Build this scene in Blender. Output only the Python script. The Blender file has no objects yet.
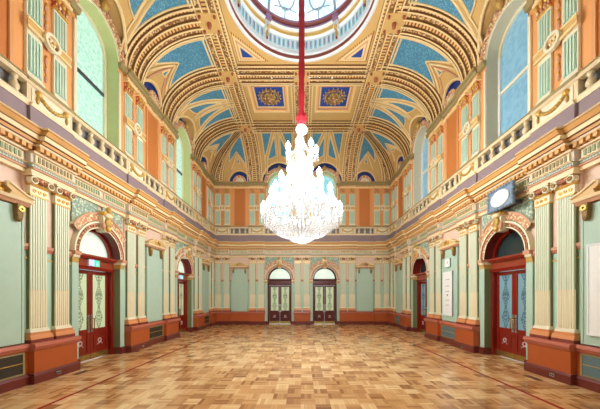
import bpy, math, random
from math import pi, sin, cos, sqrt, asin, acos, radians
from mathutils import Vector, Matrix
random.seed(7)
SC = bpy.context.scene
COL = SC.collection

# ---------------------------------------------------------------- camera, world, exposure
cam = bpy.data.objects.new('camera', bpy.data.cameras.new('camera'))
COL.objects.link(cam)
cam.location = (0.03, 0, 1.6)
cam.rotation_euler = (pi/2, 0, 0)
cam.data.sensor_width = 36
cam.data.lens = 267/600*36
cam.data.shift_x = -2.7/600
cam.data.shift_y = 92/600
cam.data.clip_start = .05
SC.camera = cam

w = bpy.data.worlds.new('world'); SC.world = w; w.use_nodes = True
w.node_tree.nodes['Background'].inputs[0].default_value = (.85, .93, 1, 1)
w.node_tree.nodes['Background'].inputs[1].default_value = 1.0
SC.view_settings.view_transform = 'Standard'
SC.view_settings.look = 'None'
SC.view_settings.exposure = 0.18
SC.view_settings.gamma = 1
SC.view_settings.use_curve_mapping = False
try:
    SC.cycles.use_denoising = True
    SC.cycles.max_bounces = 8
    SC.cycles.diffuse_bounces = 5
except Exception: pass

def light(name, kind, loc, power, color=(1,1,1), size=.3, rot=(0,0,0), sy=None):
    d = bpy.data.lights.new(name, kind); d.energy = power; d.color = color
    if kind == 'AREA':
        d.shape = 'RECTANGLE' if sy else 'DISK'; d.size = size
        if sy: d.size_y = sy
    else: d.shadow_soft_size = size
    o = bpy.data.objects.new(name, d); COL.objects.link(o)
    o.location = loc; o.rotation_euler = rot
    return o
CHX, CHY = 0.0, 7.35
for k in range(6):
    a = k*pi/3 + .3
    light('chandelier_light', 'POINT', (CHX+1.5*cos(a), CHY+1.5*sin(a), 4.4), 92, (.90, .96, 1), .15)
for k in range(3):
    a = k*2*pi/3
    light('chandelier_light', 'POINT', (CHX+1.0*cos(a), CHY+1.0*sin(a), 5.9), 105, (.90, .96, 1), .15)
light('chandelier_light', 'POINT', (CHX, CHY, 2.85), 120, (.90, .96, 1), .2)
light('rear_fill', 'AREA', (0, -2.6, 5.2), 130, (.9, .96, 1), 8, (radians(86), 0, 0), 6)  # added soft fill lamp behind the camera; the rear wall has no window

# ---------------------------------------------------------------- materials
def lin(c):
    return tuple(((v/255)/12.92 if v/255 <= .04045 else ((v/255+.055)/1.055)**2.4) for v in c) + (1,)
MATS = {}
def nodes(name):
    m = bpy.data.materials.new(name); m.use_nodes = True
    nt = m.node_tree; b = nt.nodes['Principled BSDF']; MATS[name] = m
    return m, nt, b
def N(nt, t, **kw):
    n = nt.nodes.new(t)
    for k, v in kw.items():
        if k.startswith('i_'):
            key = k[2:]; key = int(key) if key.isdigit() else key.replace('_', ' ')
            n.inputs[key].default_value = v
        else: setattr(n, k, v)
    return n
def L(nt, a, b): nt.links.new(a, b)
def M_(nt, op, a, b=None, c=None):
    n = nt.nodes.new('ShaderNodeMath'); n.operation = op
    for i, v in enumerate((a, b, c)):
        if v is None: continue
        if isinstance(v, (int, float)): n.inputs[i].default_value = v
        else: L(nt, v, n.inputs[i])
    return n.outputs[0]
def mixc(nt, f, a, b):
    n = nt.nodes.new('ShaderNodeMix'); n.data_type = 'RGBA'
    if isinstance(f, (int, float)): n.inputs[0].default_value = f
    else: L(nt, f, n.inputs[0])
    for i, v in ((6, a), (7, b)):
        if isinstance(v, tuple): n.inputs[i].default_value = v
        else: L(nt, v, n.inputs[i])
    return n.outputs[2]
def plain(name, c, rough=.5, metal=0, var=.12, scale=6, bump=0, bscale=40):
    m, nt, b = nodes(name)
    tc = N(nt, 'ShaderNodeTexCoord')
    nz = N(nt, 'ShaderNodeTexNoise'); nz.inputs['Scale'].default_value = scale
    L(nt, tc.outputs['Object'], nz.inputs['Vector'])
    c1 = lin(c); c0 = tuple(v*(1-var) for v in c1[:3])+(1,)
    L(nt, mixc(nt, nz.outputs[0], c0, c1), b.inputs['Base Color'])
    b.inputs['Roughness'].default_value = rough; b.inputs['Metallic'].default_value = metal
    if bump:
        n2 = N(nt, 'ShaderNodeTexNoise'); n2.inputs['Scale'].default_value = bscale
        L(nt, tc.outputs['Object'], n2.inputs['Vector'])
        bp = N(nt, 'ShaderNodeBump'); bp.inputs['Strength'].default_value = bump; bp.inputs['Distance'].default_value = .02
        L(nt, n2.outputs[0], bp.inputs['Height']); L(nt, bp.outputs[0], b.inputs['Normal'])
    return m
def relief(name, ca, cb, scale=18, rough=.5, thr=(.25, .55), bump=.6, uv=False, sx=1.0):
    """foliage relief: two paint colours picked out over voronoi leaves"""
    m, nt, b = nodes(name)
    tc = N(nt, 'ShaderNodeTexCoord')
    vo = N(nt, 'ShaderNodeTexVoronoi'); vo.inputs['Scale'].default_value = scale
    src = tc.outputs['UV'] if uv else tc.outputs['Object']
    L(nt, src, vo.inputs['Vector'])
    mr = N(nt, 'ShaderNodeMapRange'); mr.inputs[1].default_value = thr[0]; mr.inputs[2].default_value = thr[1]
    L(nt, vo.outputs['Distance'], mr.inputs[0])
    L(nt, mixc(nt, mr.outputs[0], lin(ca), lin(cb)), b.inputs['Base Color'])
    bp = N(nt, 'ShaderNodeBump', invert=True); bp.inputs['Strength'].default_value = bump; bp.inputs['Distance'].default_value = .02
    L(nt, vo.outputs['Distance'], bp.inputs['Height']); L(nt, bp.outputs[0], b.inputs['Normal'])
    b.inputs['Roughness'].default_value = rough
    return m
def dentil_mat(name, ca, cb, per=.09, duty=.5):
    m, nt, b = nodes(name)
    uv = N(nt, 'ShaderNodeTexCoord'); s = N(nt, 'ShaderNodeSeparateXYZ'); L(nt, uv.outputs['UV'], s.inputs[0])
    f = M_(nt, 'FRACT', M_(nt, 'DIVIDE', s.outputs[0], per))
    g = M_(nt, 'GREATER_THAN', f, duty)
    L(nt, mixc(nt, g, lin(ca), lin(cb)), b.inputs['Base Color'])
    b.inputs['Roughness'].default_value = .6
    return m
def emis(name, c, s, ca=None, scale=5, base=(200,210,205)):
    m, nt, b = nodes(name)
    b.inputs['Base Color'].default_value = lin(base)
    b.inputs['Roughness'].default_value = .15
    b.inputs['Emission Strength'].default_value = s
    if ca is None: b.inputs['Emission Color'].default_value = lin(c)
    else:
        tc = N(nt, 'ShaderNodeTexCoord'); nz = N(nt, 'ShaderNodeTexNoise'); nz.inputs['Scale'].default_value = scale
        nz.inputs['Detail'].default_value = 6
        L(nt, tc.outputs['Object'], nz.inputs['Vector'])
        mr = N(nt, 'ShaderNodeMapRange'); mr.inputs[1].default_value = .38; mr.inputs[2].default_value = .62
        L(nt, nz.outputs[0], mr.inputs[0])
        L(nt, mixc(nt, mr.outputs[0], lin(ca), lin(c)), b.inputs['Emission Color'])
    return m
def etched(name, c, dark, s):
    """door glass with a symmetrical etched scroll pattern down its middle"""
    m, nt, b = nodes(name)
    tc = N(nt, 'ShaderNodeTexCoord'); sp = N(nt, 'ShaderNodeSeparateXYZ'); L(nt, tc.outputs['Object'], sp.inputs[0])
    ax = M_(nt, 'ABSOLUTE', sp.outputs[0])
    cb = N(nt, 'ShaderNodeCombineXYZ'); L(nt, ax, cb.inputs[0]); L(nt, M_(nt, 'MULTIPLY', sp.outputs[2], 1.0), cb.inputs[2])
    vo = N(nt, 'ShaderNodeTexVoronoi', feature='DISTANCE_TO_EDGE'); vo.inputs['Scale'].default_value = 17
    L(nt, cb.outputs[0], vo.inputs['Vector'])
    e = M_(nt, 'LESS_THAN', vo.outputs[0], .16)
    wv = M_(nt, 'ADD', M_(nt, 'MULTIPLY', M_(nt, 'SINE', M_(nt, 'MULTIPLY', sp.outputs[2], 11)), .045), .085)
    e = M_(nt, 'MULTIPLY', e, M_(nt, 'LESS_THAN', ax, wv))
    e = M_(nt, 'MULTIPLY', e, .75)
    col = mixc(nt, e, lin(c), lin(dark))
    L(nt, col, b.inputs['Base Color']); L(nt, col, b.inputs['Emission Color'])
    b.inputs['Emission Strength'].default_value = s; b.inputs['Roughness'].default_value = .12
    return m

plain('wall_green', (182, 208, 188), .55); plain('pink', (226, 194, 172), .55)
plain('cream', (236, 228, 198), .45); plain('groove', (150, 166, 128), .6)
plain('reveal_grey', (208, 202, 176), .5)
plain('stone', (224, 204, 164), .5)
plain('bronze', (158, 120, 66), .35, .3, .5, 40, .6, 60)
plain('side_olive_shade', (118, 124, 84), .6)
plain('flute', (228, 234, 208), .45)
plain('shaft_mint', (206, 222, 200), .5)
plain('shaft_yellow', (240, 230, 194), .5)
plain('terracotta', (190, 104, 80), .35); plain('dado', (182, 88, 42), .3)
plain('maroon', (112, 46, 38), .3); plain('base_orange', (222, 148, 92), .4)
plain('purple', (146, 126, 130), .6); plain('upper_orange', (224, 160, 106), .55)
plain('recess_orange', (204, 124, 60), .55)
plain('panel_green', (146, 196, 176), .5); plain('ochre', (218, 178, 110), .5)
plain('ochre_light', (244, 216, 158), .5); plain('ochre_dark', (140, 100, 56), .6)
plain('olive', (156, 140, 94), .55); plain('gold', (224, 178, 84), .3, .35, bump=.3)
plain('gold_relief', (228, 186, 100), .32, .3, .5, 40, .8, 60)
plain('corn_orange', (226, 170, 98), .45); plain('corn_cream', (244, 220, 174), .45)
plain('corn_mauve', (214, 200, 186), .5); plain('coffer_blue', (34, 74, 160), .5)
plain('navy', (30, 58, 130), .5)
plain('boss_red', (176, 96, 72), .5)
plain('brown_red', (132, 56, 42), .5); plain('rose', (212, 158, 124), .5, bump=.4)
plain('door_red', (132, 34, 22), .22); plain('door_maroon', (92, 26, 24), .25)
plain('reveal_red', (104, 34, 28), .4)
plain('beam_red', (150, 60, 36), .3)
plain('reveal_green', (206, 212, 150), .5); plain('white', (244, 244, 240), .5)
plain('brass', (190, 160, 90), .25, .8); plain('steel', (200, 200, 205), .25, .8)
plain('black', (25, 23, 22), .5); plain('grille_dark', (80, 72, 58), .5, .3, .5, 60)
plain('velvet', (170, 14, 34), .7); plain('charcoal', (70, 72, 80), .4)
plain('grille_blue', (120, 148, 152), .4, .2, .4, 50)
plain('dome_white', (236, 240, 240), .45); plain('dome_blue', (150, 205, 216), .5)
plain('dome_mauve', (150, 110, 140), .5); plain('lead', (150, 160, 165), .4)
plain('plaque_blue', (140, 162, 186), .5, .1, .4, 40, .6, 50)
plain('emblem', (224, 190, 196), .4)
relief('foliage_green', (206, 214, 186), (134, 158, 140), 16)
relief('foliage_pink', (246, 226, 184), (194, 134, 92), 17)
relief('foliage_gold', (248, 218, 150), (196, 132, 78), 22)
relief('capital_pink', (244, 208, 150), (186, 96, 66), 20)
relief('scroll', (240, 204, 138), (140, 92, 50), 17, thr=(.25, .6), uv=True)
relief('scroll_flat', (244, 204, 130), (150, 92, 40), 18, thr=(.2, .55), uv=True)
relief('patch_blue', (112, 176, 202), (74, 136, 166), 22, thr=(.2, .5), uv=True, bump=.2)
relief('rosette_relief', (226, 190, 116), (150, 112, 64), 14, thr=(.2, .5))
dentil_mat('dentil', (236, 190, 116), (138, 80, 46), .11, .55)
dentil_mat('dentil_fine', (236, 186, 106), (128, 52, 40), .06, .5)
dentil_mat('bead_band', (232, 184, 140), (160, 88, 60), .085, .55)
dentil_mat('leaf_strip', (206, 220, 206), (150, 178, 170), .05, .5)
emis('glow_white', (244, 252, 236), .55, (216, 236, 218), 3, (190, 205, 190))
emis('glass_mint', (206, 240, 222), .80, (150, 200, 182), 12, (120, 160, 140))
emis('glass_blue', (150, 190, 206), .55, (118, 166, 186), 8, (90, 130, 150))
emis('glass_cyan', (150, 215, 225), .8, (120, 190, 200), 5, (120, 160, 160))
emis('dome_glass', (250, 252, 255), 1.0, (150, 190, 215), 2.2, (200, 220, 230))
emis('lamp_glow', (255, 250, 240), 14)
emis('globe_glow', (255, 250, 240), 1.6)
emis('sign_green', (60, 220, 170), .9, None, 5, (20, 160, 110)); emis('sign_violet', (120, 110, 255), 1.1)
emis('sign_white', (255, 255, 255), 1.0)
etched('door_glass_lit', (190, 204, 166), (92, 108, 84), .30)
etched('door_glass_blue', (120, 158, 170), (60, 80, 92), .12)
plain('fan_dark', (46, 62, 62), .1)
m, nt, b = nodes('crystal')
b.inputs['Base Color'].default_value = (.95, .94, .94, 1); b.inputs['Roughness'].default_value = .06
b.inputs['Transmission Weight'].default_value = .62; b.inputs['IOR'].default_value = 1.5
m, nt, b = nodes('grain')
# wall colour by height: green dado zone, pink zone, frieze, dark grey attic behind the balusters, orange upper wall, ochre lunettes
m, nt, b = nodes('wall_paint')
tc = N(nt, 'ShaderNodeTexCoord'); sp = N(nt, 'ShaderNodeSeparateXYZ'); L(nt, tc.outputs['Object'], sp.inputs[0])
col = lin((180, 212, 190))
cur = None
for z, c in ((2.5, (226, 196, 174)), (4.68, (120, 118, 122)), (5.60, (228, 162, 100)), (8.15, (218, 178, 110))):
    f = M_(nt, 'GREATER_THAN', sp.outputs[2], z)
    cur = mixc(nt, f, col if cur is None else cur, lin(c))
L(nt, cur, b.inputs['Base Color']); b.inputs['Roughness'].default_value = .55
# parquet
m, nt, b = nodes('parquet')
tc = N(nt, 'ShaderNodeTexCoord'); sp = N(nt, 'ShaderNodeSeparateXYZ'); L(nt, tc.outputs['Object'], sp.inputs[0])
S = .22
def parq(xo, yo):
    X = M_(nt, 'DIVIDE', xo, S); Y = M_(nt, 'DIVIDE', yo, S)
    cx = M_(nt, 'FLOOR', X); cy = M_(nt, 'FLOOR', Y)
    fx = M_(nt, 'FRACT', X); fy = M_(nt, 'FRACT', Y)
    par = M_(nt, 'MODULO', M_(nt, 'ADD', M_(nt, 'ADD', cx, cy), 400), 2)
    def sel(a, c): # par ? a : c
        return M_(nt, 'ADD', M_(nt, 'MULTIPLY', par, a), M_(nt, 'MULTIPLY', M_(nt, 'SUBTRACT', 1, par), c))
    ac = M_(nt, 'MULTIPLY', sel(fx, fy), 4); al = sel(fy, fx)
    st = M_(nt, 'FLOOR', ac)
    return cx, cy, ac, al, st
cx, cy, ac, al, st = parq(sp.outputs[0], sp.outputs[1])
cv = N(nt, 'ShaderNodeCombineXYZ'); L(nt, cx, cv.inputs[0]); L(nt, cy, cv.inputs[1]); L(nt, st, cv.inputs[2])
wn = N(nt, 'ShaderNodeTexWhiteNoise'); L(nt, cv.outputs[0], wn.inputs[0])
cv2 = N(nt, 'ShaderNodeCombineXYZ'); L(nt, cx, cv2.inputs[0]); L(nt, cy, cv2.inputs[1])
wn2 = N(nt, 'ShaderNodeTexWhiteNoise'); L(nt, cv2.outputs[0], wn2.inputs[0])
val = M_(nt, 'ADD', M_(nt, 'MULTIPLY', wn.outputs[0], .4), M_(nt, 'MULTIPLY', wn2.outputs[0], .6))
rp = N(nt, 'ShaderNodeValToRGB'); L(nt, val, rp.inputs[0])
rp.color_ramp.elements[0].color = lin((148, 96, 54)); rp.color_ramp.elements[0].position = .05
rp.color_ramp.elements[1].color = lin((244, 208, 156)); rp.color_ramp.elements[1].position = .95
e = rp.color_ramp.elements.new(.5); e.color = lin((214, 164, 108))
gv = N(nt, 'ShaderNodeCombineXYZ'); L(nt, M_(nt, 'MULTIPLY', al, 2), gv.inputs[0]); L(nt, M_(nt, 'MULTIPLY', ac, 6), gv.inputs[1]); L(nt, wn.outputs[0], gv.inputs[2])
gn = N(nt, 'ShaderNodeTexNoise'); gn.inputs['Scale'].default_value = 2; L(nt, gv.outputs[0], gn.inputs['Vector'])
c1 = mixc(nt, M_(nt, 'MULTIPLY', gn.outputs[0], .28), rp.outputs[0], lin((150, 86, 42)))
fr = M_(nt, 'FRACT', ac)
gap = M_(nt, 'LESS_THAN', M_(nt, 'MINIMUM', fr, M_(nt, 'SUBTRACT', 1, fr)), .03)
c1 = mixc(nt, M_(nt, 'MULTIPLY', gap, .45), c1, lin((96, 52, 24)))
ax = M_(nt, 'ABSOLUTE', sp.outputs[0])
dd = M_(nt, 'MAXIMUM', M_(nt, 'SUBTRACT', ax, 3.735), M_(nt, 'SUBTRACT', sp.outputs[1], 13.75))
rl = M_(nt, 'LESS_THAN', M_(nt, 'ABSOLUTE', dd), .032)
c1 = mixc(nt, rl, c1, lin((150, 44, 34)))
L(nt, c1, b.inputs['Base Color'])
n3 = N(nt, 'ShaderNodeTexNoise'); n3.inputs['Scale'].default_value = 1.5; L(nt, tc.outputs['Object'], n3.inputs['Vector'])
mr = N(nt, 'ShaderNodeMapRange'); mr.inputs[3].default_value = .10; mr.inputs[4].default_value = .26
L(nt, n3.outputs[0], mr.inputs[0]); L(nt, mr.outputs[0], b.inputs['Roughness'])

# ---------------------------------------------------------------- mesh builder
class MB:
    def __init__(s): s.v = []; s.f = []; s.m = []; s.sm = []; s.uv = []; s.names = []
    def mi(s, n):
        if n not in s.names: s.names.append(n)
        return s.names.index(n)
    def add(s, vs, fs, mat, smooth=False, uvs=None):
        o = len(s.v); s.v += [tuple(p) for p in vs]; k = s.mi(mat)
        for i, f in enumerate(fs):
            s.f.append(tuple(o+j for j in f)); s.m.append(k); s.sm.append(smooth)
            s.uv.append(uvs[i] if uvs else None)
    def box(s, x0, x1, y0, y1, z0, z1, mat):
        s.add([(x0,y0,z0),(x1,y0,z0),(x1,y1,z0),(x0,y1,z0),(x0,y0,z1),(x1,y0,z1),(x1,y1,z1),(x0,y1,z1)],
              [(0,3,2,1),(4,5,6,7),(0,1,5,4),(1,2,6,5),(2,3,7,6),(3,0,4,7)], mat)
    def band(s, x0, x1, z0, z1, yb, yt, mat, back=.0):
        """moulding course: front slants from yb at the bottom to yt at the top"""
        s.add([(x0,yb,z0),(x1,yb,z0),(x1,back,z0),(x0,back,z0),(x0,yt,z1),(x1,yt,z1),(x1,back,z1),(x0,back,z1)],
              [(0,3,2,1),(4,5,6,7),(0,1,5,4),(1,2,6,5),(2,3,7,6),(3,0,4,7)], mat,
              uvs=[None,None,[(x0,z0),(x1,z0),(x1,z1),(x0,z1)],None,None,None])
    def col(s, xa, xb, a0, b0, a1, b1, y0, y1, mat):
        s.add([(xa,y0,a0),(xb,y0,b0),(xb,y1,b0),(xa,y1,a0),(xa,y0,a1),(xb,y0,b1),(xb,y1,b1),(xa,y1,a1)],
              [(0,3,2,1),(4,5,6,7),(0,1,5,4),(1,2,6,5),(2,3,7,6),(3,0,4,7)], mat)
    def prism(s, pts, y0, y1, mat):
        n = len(pts)
        s.add([(x,y0,z) for x,z in pts]+[(x,y1,z) for x,z in pts],
              [tuple(range(n)), tuple(range(2*n-1, n-1, -1))]+[(i,(i+1)%n,n+(i+1)%n,n+i) for i in range(n)], mat)
    def lathe(s, c, prof, mat, seg=12, smooth=True, flat=1.0):
        vs = []; fs = []
        for r, z in prof:
            for k in range(seg):
                a = 2*pi*k/seg; vs.append((c[0]+r*cos(a), c[1]+r*sin(a)*flat, c[2]+z))
        for i in range(len(prof)-1):
            for k in range(seg):
                fs.append((i*seg+k, i*seg+(k+1)%seg, (i+1)*seg+(k+1)%seg, (i+1)*seg+k))
        fs.append(tuple(range(seg-1, -1, -1))); n = (len(prof)-1)*seg; fs.append(tuple(range(n, n+seg)))
        s.add(vs, fs, mat, smooth)
    def ball(s, c, rx, ry, rz, mat, seg=10, rings=6):
        prof = [(max(.02, sin(pi*i/rings)), -cos(pi*i/rings)) for i in range(rings+1)]
        vs = []; fs = []
        for r, z in prof:
            for k in range(seg):
                a = 2*pi*k/seg; vs.append((c[0]+rx*r*cos(a), c[1]+ry*r*sin(a), c[2]+rz*z))
        for i in range(rings):
            for k in range(seg):
                fs.append((i*seg+k, i*seg+(k+1)%seg, (i+1)*seg+(k+1)%seg, (i+1)*seg+k))
        fs.append(tuple(range(seg-1, -1, -1))); n = rings*seg; fs.append(tuple(range(n, n+seg)))
        s.add(vs, fs, mat, True)
    def disc(s, c, r, y0, y1, mat, seg=16, ri=0, rz=None):
        """disc or ring whose axis is y"""
        k2 = (rz or r)/r
        if ri:
            vs = []
            for y in (y0, y1):
                for rr in (ri, r):
                    for k in range(seg):
                        a = 2*pi*k/seg; vs.append((c[0]+rr*cos(a), y, c[1]+rr*sin(a)*k2))
            fs = []
            for k in range(seg):
                q = (k+1)%seg
                fs += [(k,q,seg+q,seg+k),(2*seg+k,3*seg+k,3*seg+q,2*seg+q),(seg+k,seg+q,3*seg+q,3*seg+k),(k,2*seg+k,2*seg+q,q)]
            s.add(vs, fs, mat)
        else: s.prism([(c[0]+r*cos(2*pi*k/seg), c[1]+r*sin(2*pi*k/seg)*k2) for k in range(seg)], y0, y1, mat)
    def tube(s, pts, r, mat, seg=6, r1=None):
        pts = [Vector(p) for p in pts]; n = len(pts); vs = []; fs = []
        up = Vector((.13, .31, .94)).normalized()
        for i, p in enumerate(pts):
            t = (pts[min(i+1, n-1)]-pts[max(i-1, 0)]).normalized()
            a = t.cross(up)
            if a.length < .1: a = t.cross(Vector((1, 0, 0)))
            a.normalize(); b = t.cross(a)
            rr = r if r1 is None else r+(r1-r)*i/(n-1)
            for k in range(seg):
                q = 2*pi*k/seg; vs.append(p+a*rr*cos(q)+b*rr*sin(q))
        for i in range(n-1):
            for k in range(seg):
                fs.append((i*seg+k, i*seg+(k+1)%seg, (i+1)*seg+(k+1)%seg, (i+1)*seg+k))
        fs.append(tuple(range(seg-1, -1, -1))); fs.append(tuple(range((n-1)*seg, n*seg)))
        s.add(vs, fs, mat, True)
    def sweep(s, path, sec, mats, smooth=False):
        """path: list of (P, S, N); sec: polyline of (s, n); mats: a material per segment"""
        ln = [0]
        for i in range(1, len(path)): ln.append(ln[-1]+(path[i][0]-path[i-1][0]).length)
        for j in range(len(sec)-1):
            vs = []; fs = []; uv = []
            for i, (P, Sx, Nn) in enumerate(path):
                vs.append(P+Sx*sec[j][0]+Nn*sec[j][1]); vs.append(P+Sx*sec[j+1][0]+Nn*sec[j+1][1])
            for i in range(len(path)-1):
                fs.append((2*i, 2*i+1, 2*i+3, 2*i+2))
                uv.append([(ln[i], sec[j][0]), (ln[i], sec[j+1][0]), (ln[i+1], sec[j+1][0]), (ln[i+1], sec[j][0])])
            s.add(vs, fs, mats[j], smooth, uv)
    def build(s, name, parent=None, loc=None):
        me = bpy.data.meshes.new(name)
        me.from_pydata(s.v, [], s.f)
        for n in s.names: me.materials.append(MATS[n])
        me.polygons.foreach_set('material_index', s.m); me.polygons.foreach_set('use_smooth', s.sm)
        if any(u is not None for u in s.uv):
            ul = me.uv_layers.new(name='UVMap')
            li = 0
            for f, u in zip(s.f, s.uv):
                if u is not None:
                    for k in range(len(f)): ul.data[li+k].uv = u[k]
                li += len(f)
        me.validate(); me.update()
        o = bpy.data.objects.new(name, me); COL.objects.link(o)
        if parent: o.parent = parent
        if loc: o.location = loc
        return o
def tag(o, label=None, cat=None, group=None, kind=None):
    if label: o['label'] = label
    if cat: o['category'] = cat
    if group: o['group'] = group
    if kind: o['kind'] = kind
    return o
def empty(name, loc=(0, 0, 0)):
    o = bpy.data.objects.new(name, None); COL.objects.link(o); o.location = loc; o.empty_display_size = .1
    return o
def dup(o, parent=None):
    c = o.copy(); COL.objects.link(c)
    if parent: c.parent = parent
    for ch in list(o.children): dup(ch, c)
    return c
R0 = 5.12; RB = 15.40
def place(o, wall, u, z=0, d=0):
    """d is the distance out from the wall's face"""
    if wall == 'left': o.location = (-R0+d, u+.05, z); o.rotation_euler = (0, 0, pi/2)
    elif wall == 'right': o.location = (R0-d, u, z); o.rotation_euler = (0, 0, -pi/2)
    else: o.location = (u, RB-d, z); o.rotation_euler = (0, 0, 0)
    return o
WALLN = {'left': 'left wall', 'right': 'right wall', 'back': 'far wall'}
SP = [5.3, 8.05, 10.05, 12.85, 14.70]            # side pilaster pairs
SD = [6.68, 11.45]                                # side door bays
SN = [4.3, 9.05, 13.78]                           # side niche bays
BP = [-4.58, -2.6, 0, 2.6, 4.58]; BD = [-1.3, 1.3]; BN = [-3.59, 3.59]
PAIRS = [('left', u) for u in SP]+[('right', u) for u in SP]+[('back', u) for u in BP]
DOORS = [('left', u) for u in SD]+[('right', u) for u in SD]+[('back', u) for u in BD]
NICHES = [('left', u) for u in SN]+[('right', u) for u in SN]+[('back', u) for u in BN]
PW_S = ['before the nearer doorway', 'just past the nearer doorway', 'just before the farther doorway', 'just past the farther doorway', 'in the far corner']
PW_B = ["at the wall's left end", 'left of the left doorway', 'between the two doorways', 'right of the right doorway', "at the wall's right end"]
def pw(wall, u): return PW_B[BP.index(u)] if wall == 'back' else PW_S[SP.index(u)]
DW_S = ['nearer', 'farther']; DW_B = ['left', 'right']
def dw(wall, u): return DW_B[BD.index(u)] if wall == 'back' else DW_S[SD.index(u)]
NW_S = ['nearest', 'middle', 'farthest']; NW_B = ['left', 'right']
def nw(wall, u): return NW_B[BN.index(u)] if wall == 'back' else NW_S[SN.index(u)]

# ---------------------------------------------------------------- structure
b = MB(); b.box(-5.7, 5.7, -3, 16.1, -.1, 0, 'parquet')
tag(b.build('floor'), 'polished light brown parquet floor with a thin red border line', 'floor', kind='structure')

DZ, DR = 2.62, .70        # door arch springing and radius
WZ, WR, WS = 8.10, .68, 5.62
DH = .70
def wall_mesh(x0, x1, doors, wins, pairs, name, label, flip=1):
    b = MB(); T = .42; TOP = 8.15
    edges = sorted(set([x0, x1]+[u-DH for u in doors]+[u+DH for u in doors]))
    def inn(x, us, h): return any(abs(x-u) < h for u in us)
    # columns
    xs = [x0]
    n = 14
    for u in sorted(set(doors+wins)):
        xs += [u-1.06*cos(pi*i/20) for i in range(21)]
        xs += [u-DH*cos(pi*i/n) for i in range(n+1)]
        xs += [u-WR*cos(pi*i/n) for i in range(n+1)]
    xs.append(x1); xs = sorted(set(round(x, 4) for x in xs))
    def arc(x, us, r, zc):
        for u in us:
            if abs(x-u) < r+1e-4: return zc+sqrt(max(0, r*r-(x-u)**2))
        return None
    for xa, xb in zip(xs, xs[1:]):
        if xb-xa < 1e-4: continue
        m = (xa+xb)/2
        lo_a = lo_b = 0
        if inn(m, doors, DH): lo_a, lo_b = arc(xa, doors, DR, DZ) or DZ, arc(xb, doors, DR, DZ) or DZ
        top_a = top_b = TOP
        if inn(m, wins, 1.06): top_a, top_b = (arc(xa, wins, 1.06, 8.10) or TOP), (arc(xb, wins, 1.06, 8.10) or TOP)
        top_a = max(top_a, TOP); top_b = max(top_b, TOP)
        if inn(m, wins, WR):
            b.col(xa, xb, lo_a, lo_b, WS, WS, 0, T, 'wall_paint')
            b.col(xa, xb, arc(xa, wins, WR, WZ) or WZ, arc(xb, wins, WR, WZ) or WZ, top_a, top_b, 0, T, 'wall_paint')
        else: b.col(xa, xb, lo_a, lo_b, top_a, top_b, 0, T, 'wall_paint')
    for u in pairs: b.box(u-.455, u+.455, -.05, 0, .70, 3.9, 'wall_paint')
    return tag(b.build(name), label, 'wall', kind='structure')
# side walls: local x = world y for left; = -world y for right
o = wall_mesh(-3, 15.8, SD, SD, SP, 'wall_left', 'left wall, green below and orange above, with two arched doorways'); place(o, 'left', 0)
o = wall_mesh(-15.8, 3, [-u for u in SD], [-u for u in SD], [-u for u in SP], 'wall_right', 'right wall, green below and orange above, with two arched doorways'); place(o, 'right', 0)
o = wall_mesh(-5.12, 5.12, BD, BD, BP, 'wall_back', 'far wall with two arched doorways and two arched windows above'); place(o, 'back', 0)
b = MB(); b.box(-5.5, 5.5, -3.2, -3, 0, 10, 'wall_green')
tag(b.build('wall_rear'), 'plain wall behind the viewer', 'wall', kind='structure')

# ---- cove + lunettes
CA, CB_, Z0, ZC = 2.37, 1.80, 8.15, 9.95
def cp(u, th, off=0.0):
    n = Vector((0, cos(th)/CA, sin(th)/CB_)).normalized()
    return Vector((u, (2.78+CA*cos(th))-5.12, Z0+CB_*sin(th))) - n*off
def cframe(u, th):
    n = Vector((0, cos(th)/CA, sin(th)/CB_)).normalized()
    return cp(u, th), Vector((1, 0, 0)), -n
def th_of(h): return asin(max(0, min(1, (h-Z0)/CB_)))
LR_D, LR_N = 1.06, .60
def cove_mesh(ua, ub, doors, niches, lim, name, label, ribs):
    b = MB()
    xs = [ua+i*.12 for i in range(int((ub-ua)/.12)+1)]+[ub]
    for u in doors: xs += [u-LR_D*cos(pi*i/20) for i in range(21)]
    for u in niches: xs += [u-LR_N*cos(pi*i/12) for i in range(13)]
    xs = sorted(set(round(x, 3) for x in xs if ua <= x <= ub))
    def th0(x):
        for u in doors:
            if abs(x-u) <= LR_D+1e-3: return th_of(8.10+sqrt(max(0, LR_D**2-(x-u)**2)))
        for u in niches:
            if abs(x-u) <= LR_N+1e-3: return th_of(8.15+sqrt(max(0, LR_N**2-(x-u)**2)))
        return 0
    def th1(x):
        e = lim(x)
        return pi/2 if e <= 0 else acos(min(1, e/CA))
    for xa, xb in zip(xs, xs[1:]):
        if xb-xa < 5e-4: continue
        G = 16; vs = []; fs = []; uv = []
        for i in range(G+1):
            for x in (xa, xb):
                t0, t1 = th0(x), th1(x); t0 = min(t0, t1)
                vs.append(cp(x, t0+(t1-t0)*i/G))
        for i in range(G): fs.append((2*i, 2*i+1, 2*i+3, 2*i+2))
        b.add(vs, fs, 'ochre')
        m = (xa+xb)/2
        for us, r, zc in ((doors, LR_D, 8.10), (niches, LR_N, 8.15)):
            for u in us:
                if abs(m-u) < r:
                    q = []
                    for x in (xa, xb):
                        h = max(Z0, zc+sqrt(max(0, r*r-(x-u)**2))); t = th_of(h)
                        q += [Vector((x, .0, h)), cp(x, t)]
                    b.add(q, [(0, 1, 3, 2)], 'ochre' if (r > 1 and ub > 6) else ('ochre' if (r > 1 and ua < -6) else 'navy'))
    return tag(b.build(name), label, 'ceiling', kind='structure')
limS = lambda x: abs(x)-13.06
limB = lambda x: abs(x)-2.78
o = cove_mesh(-3, 15.43, SD, SN, limS, 'ceiling', 'curved ochre ceiling cove above the left wall', None); place(o, 'left', 0)
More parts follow.
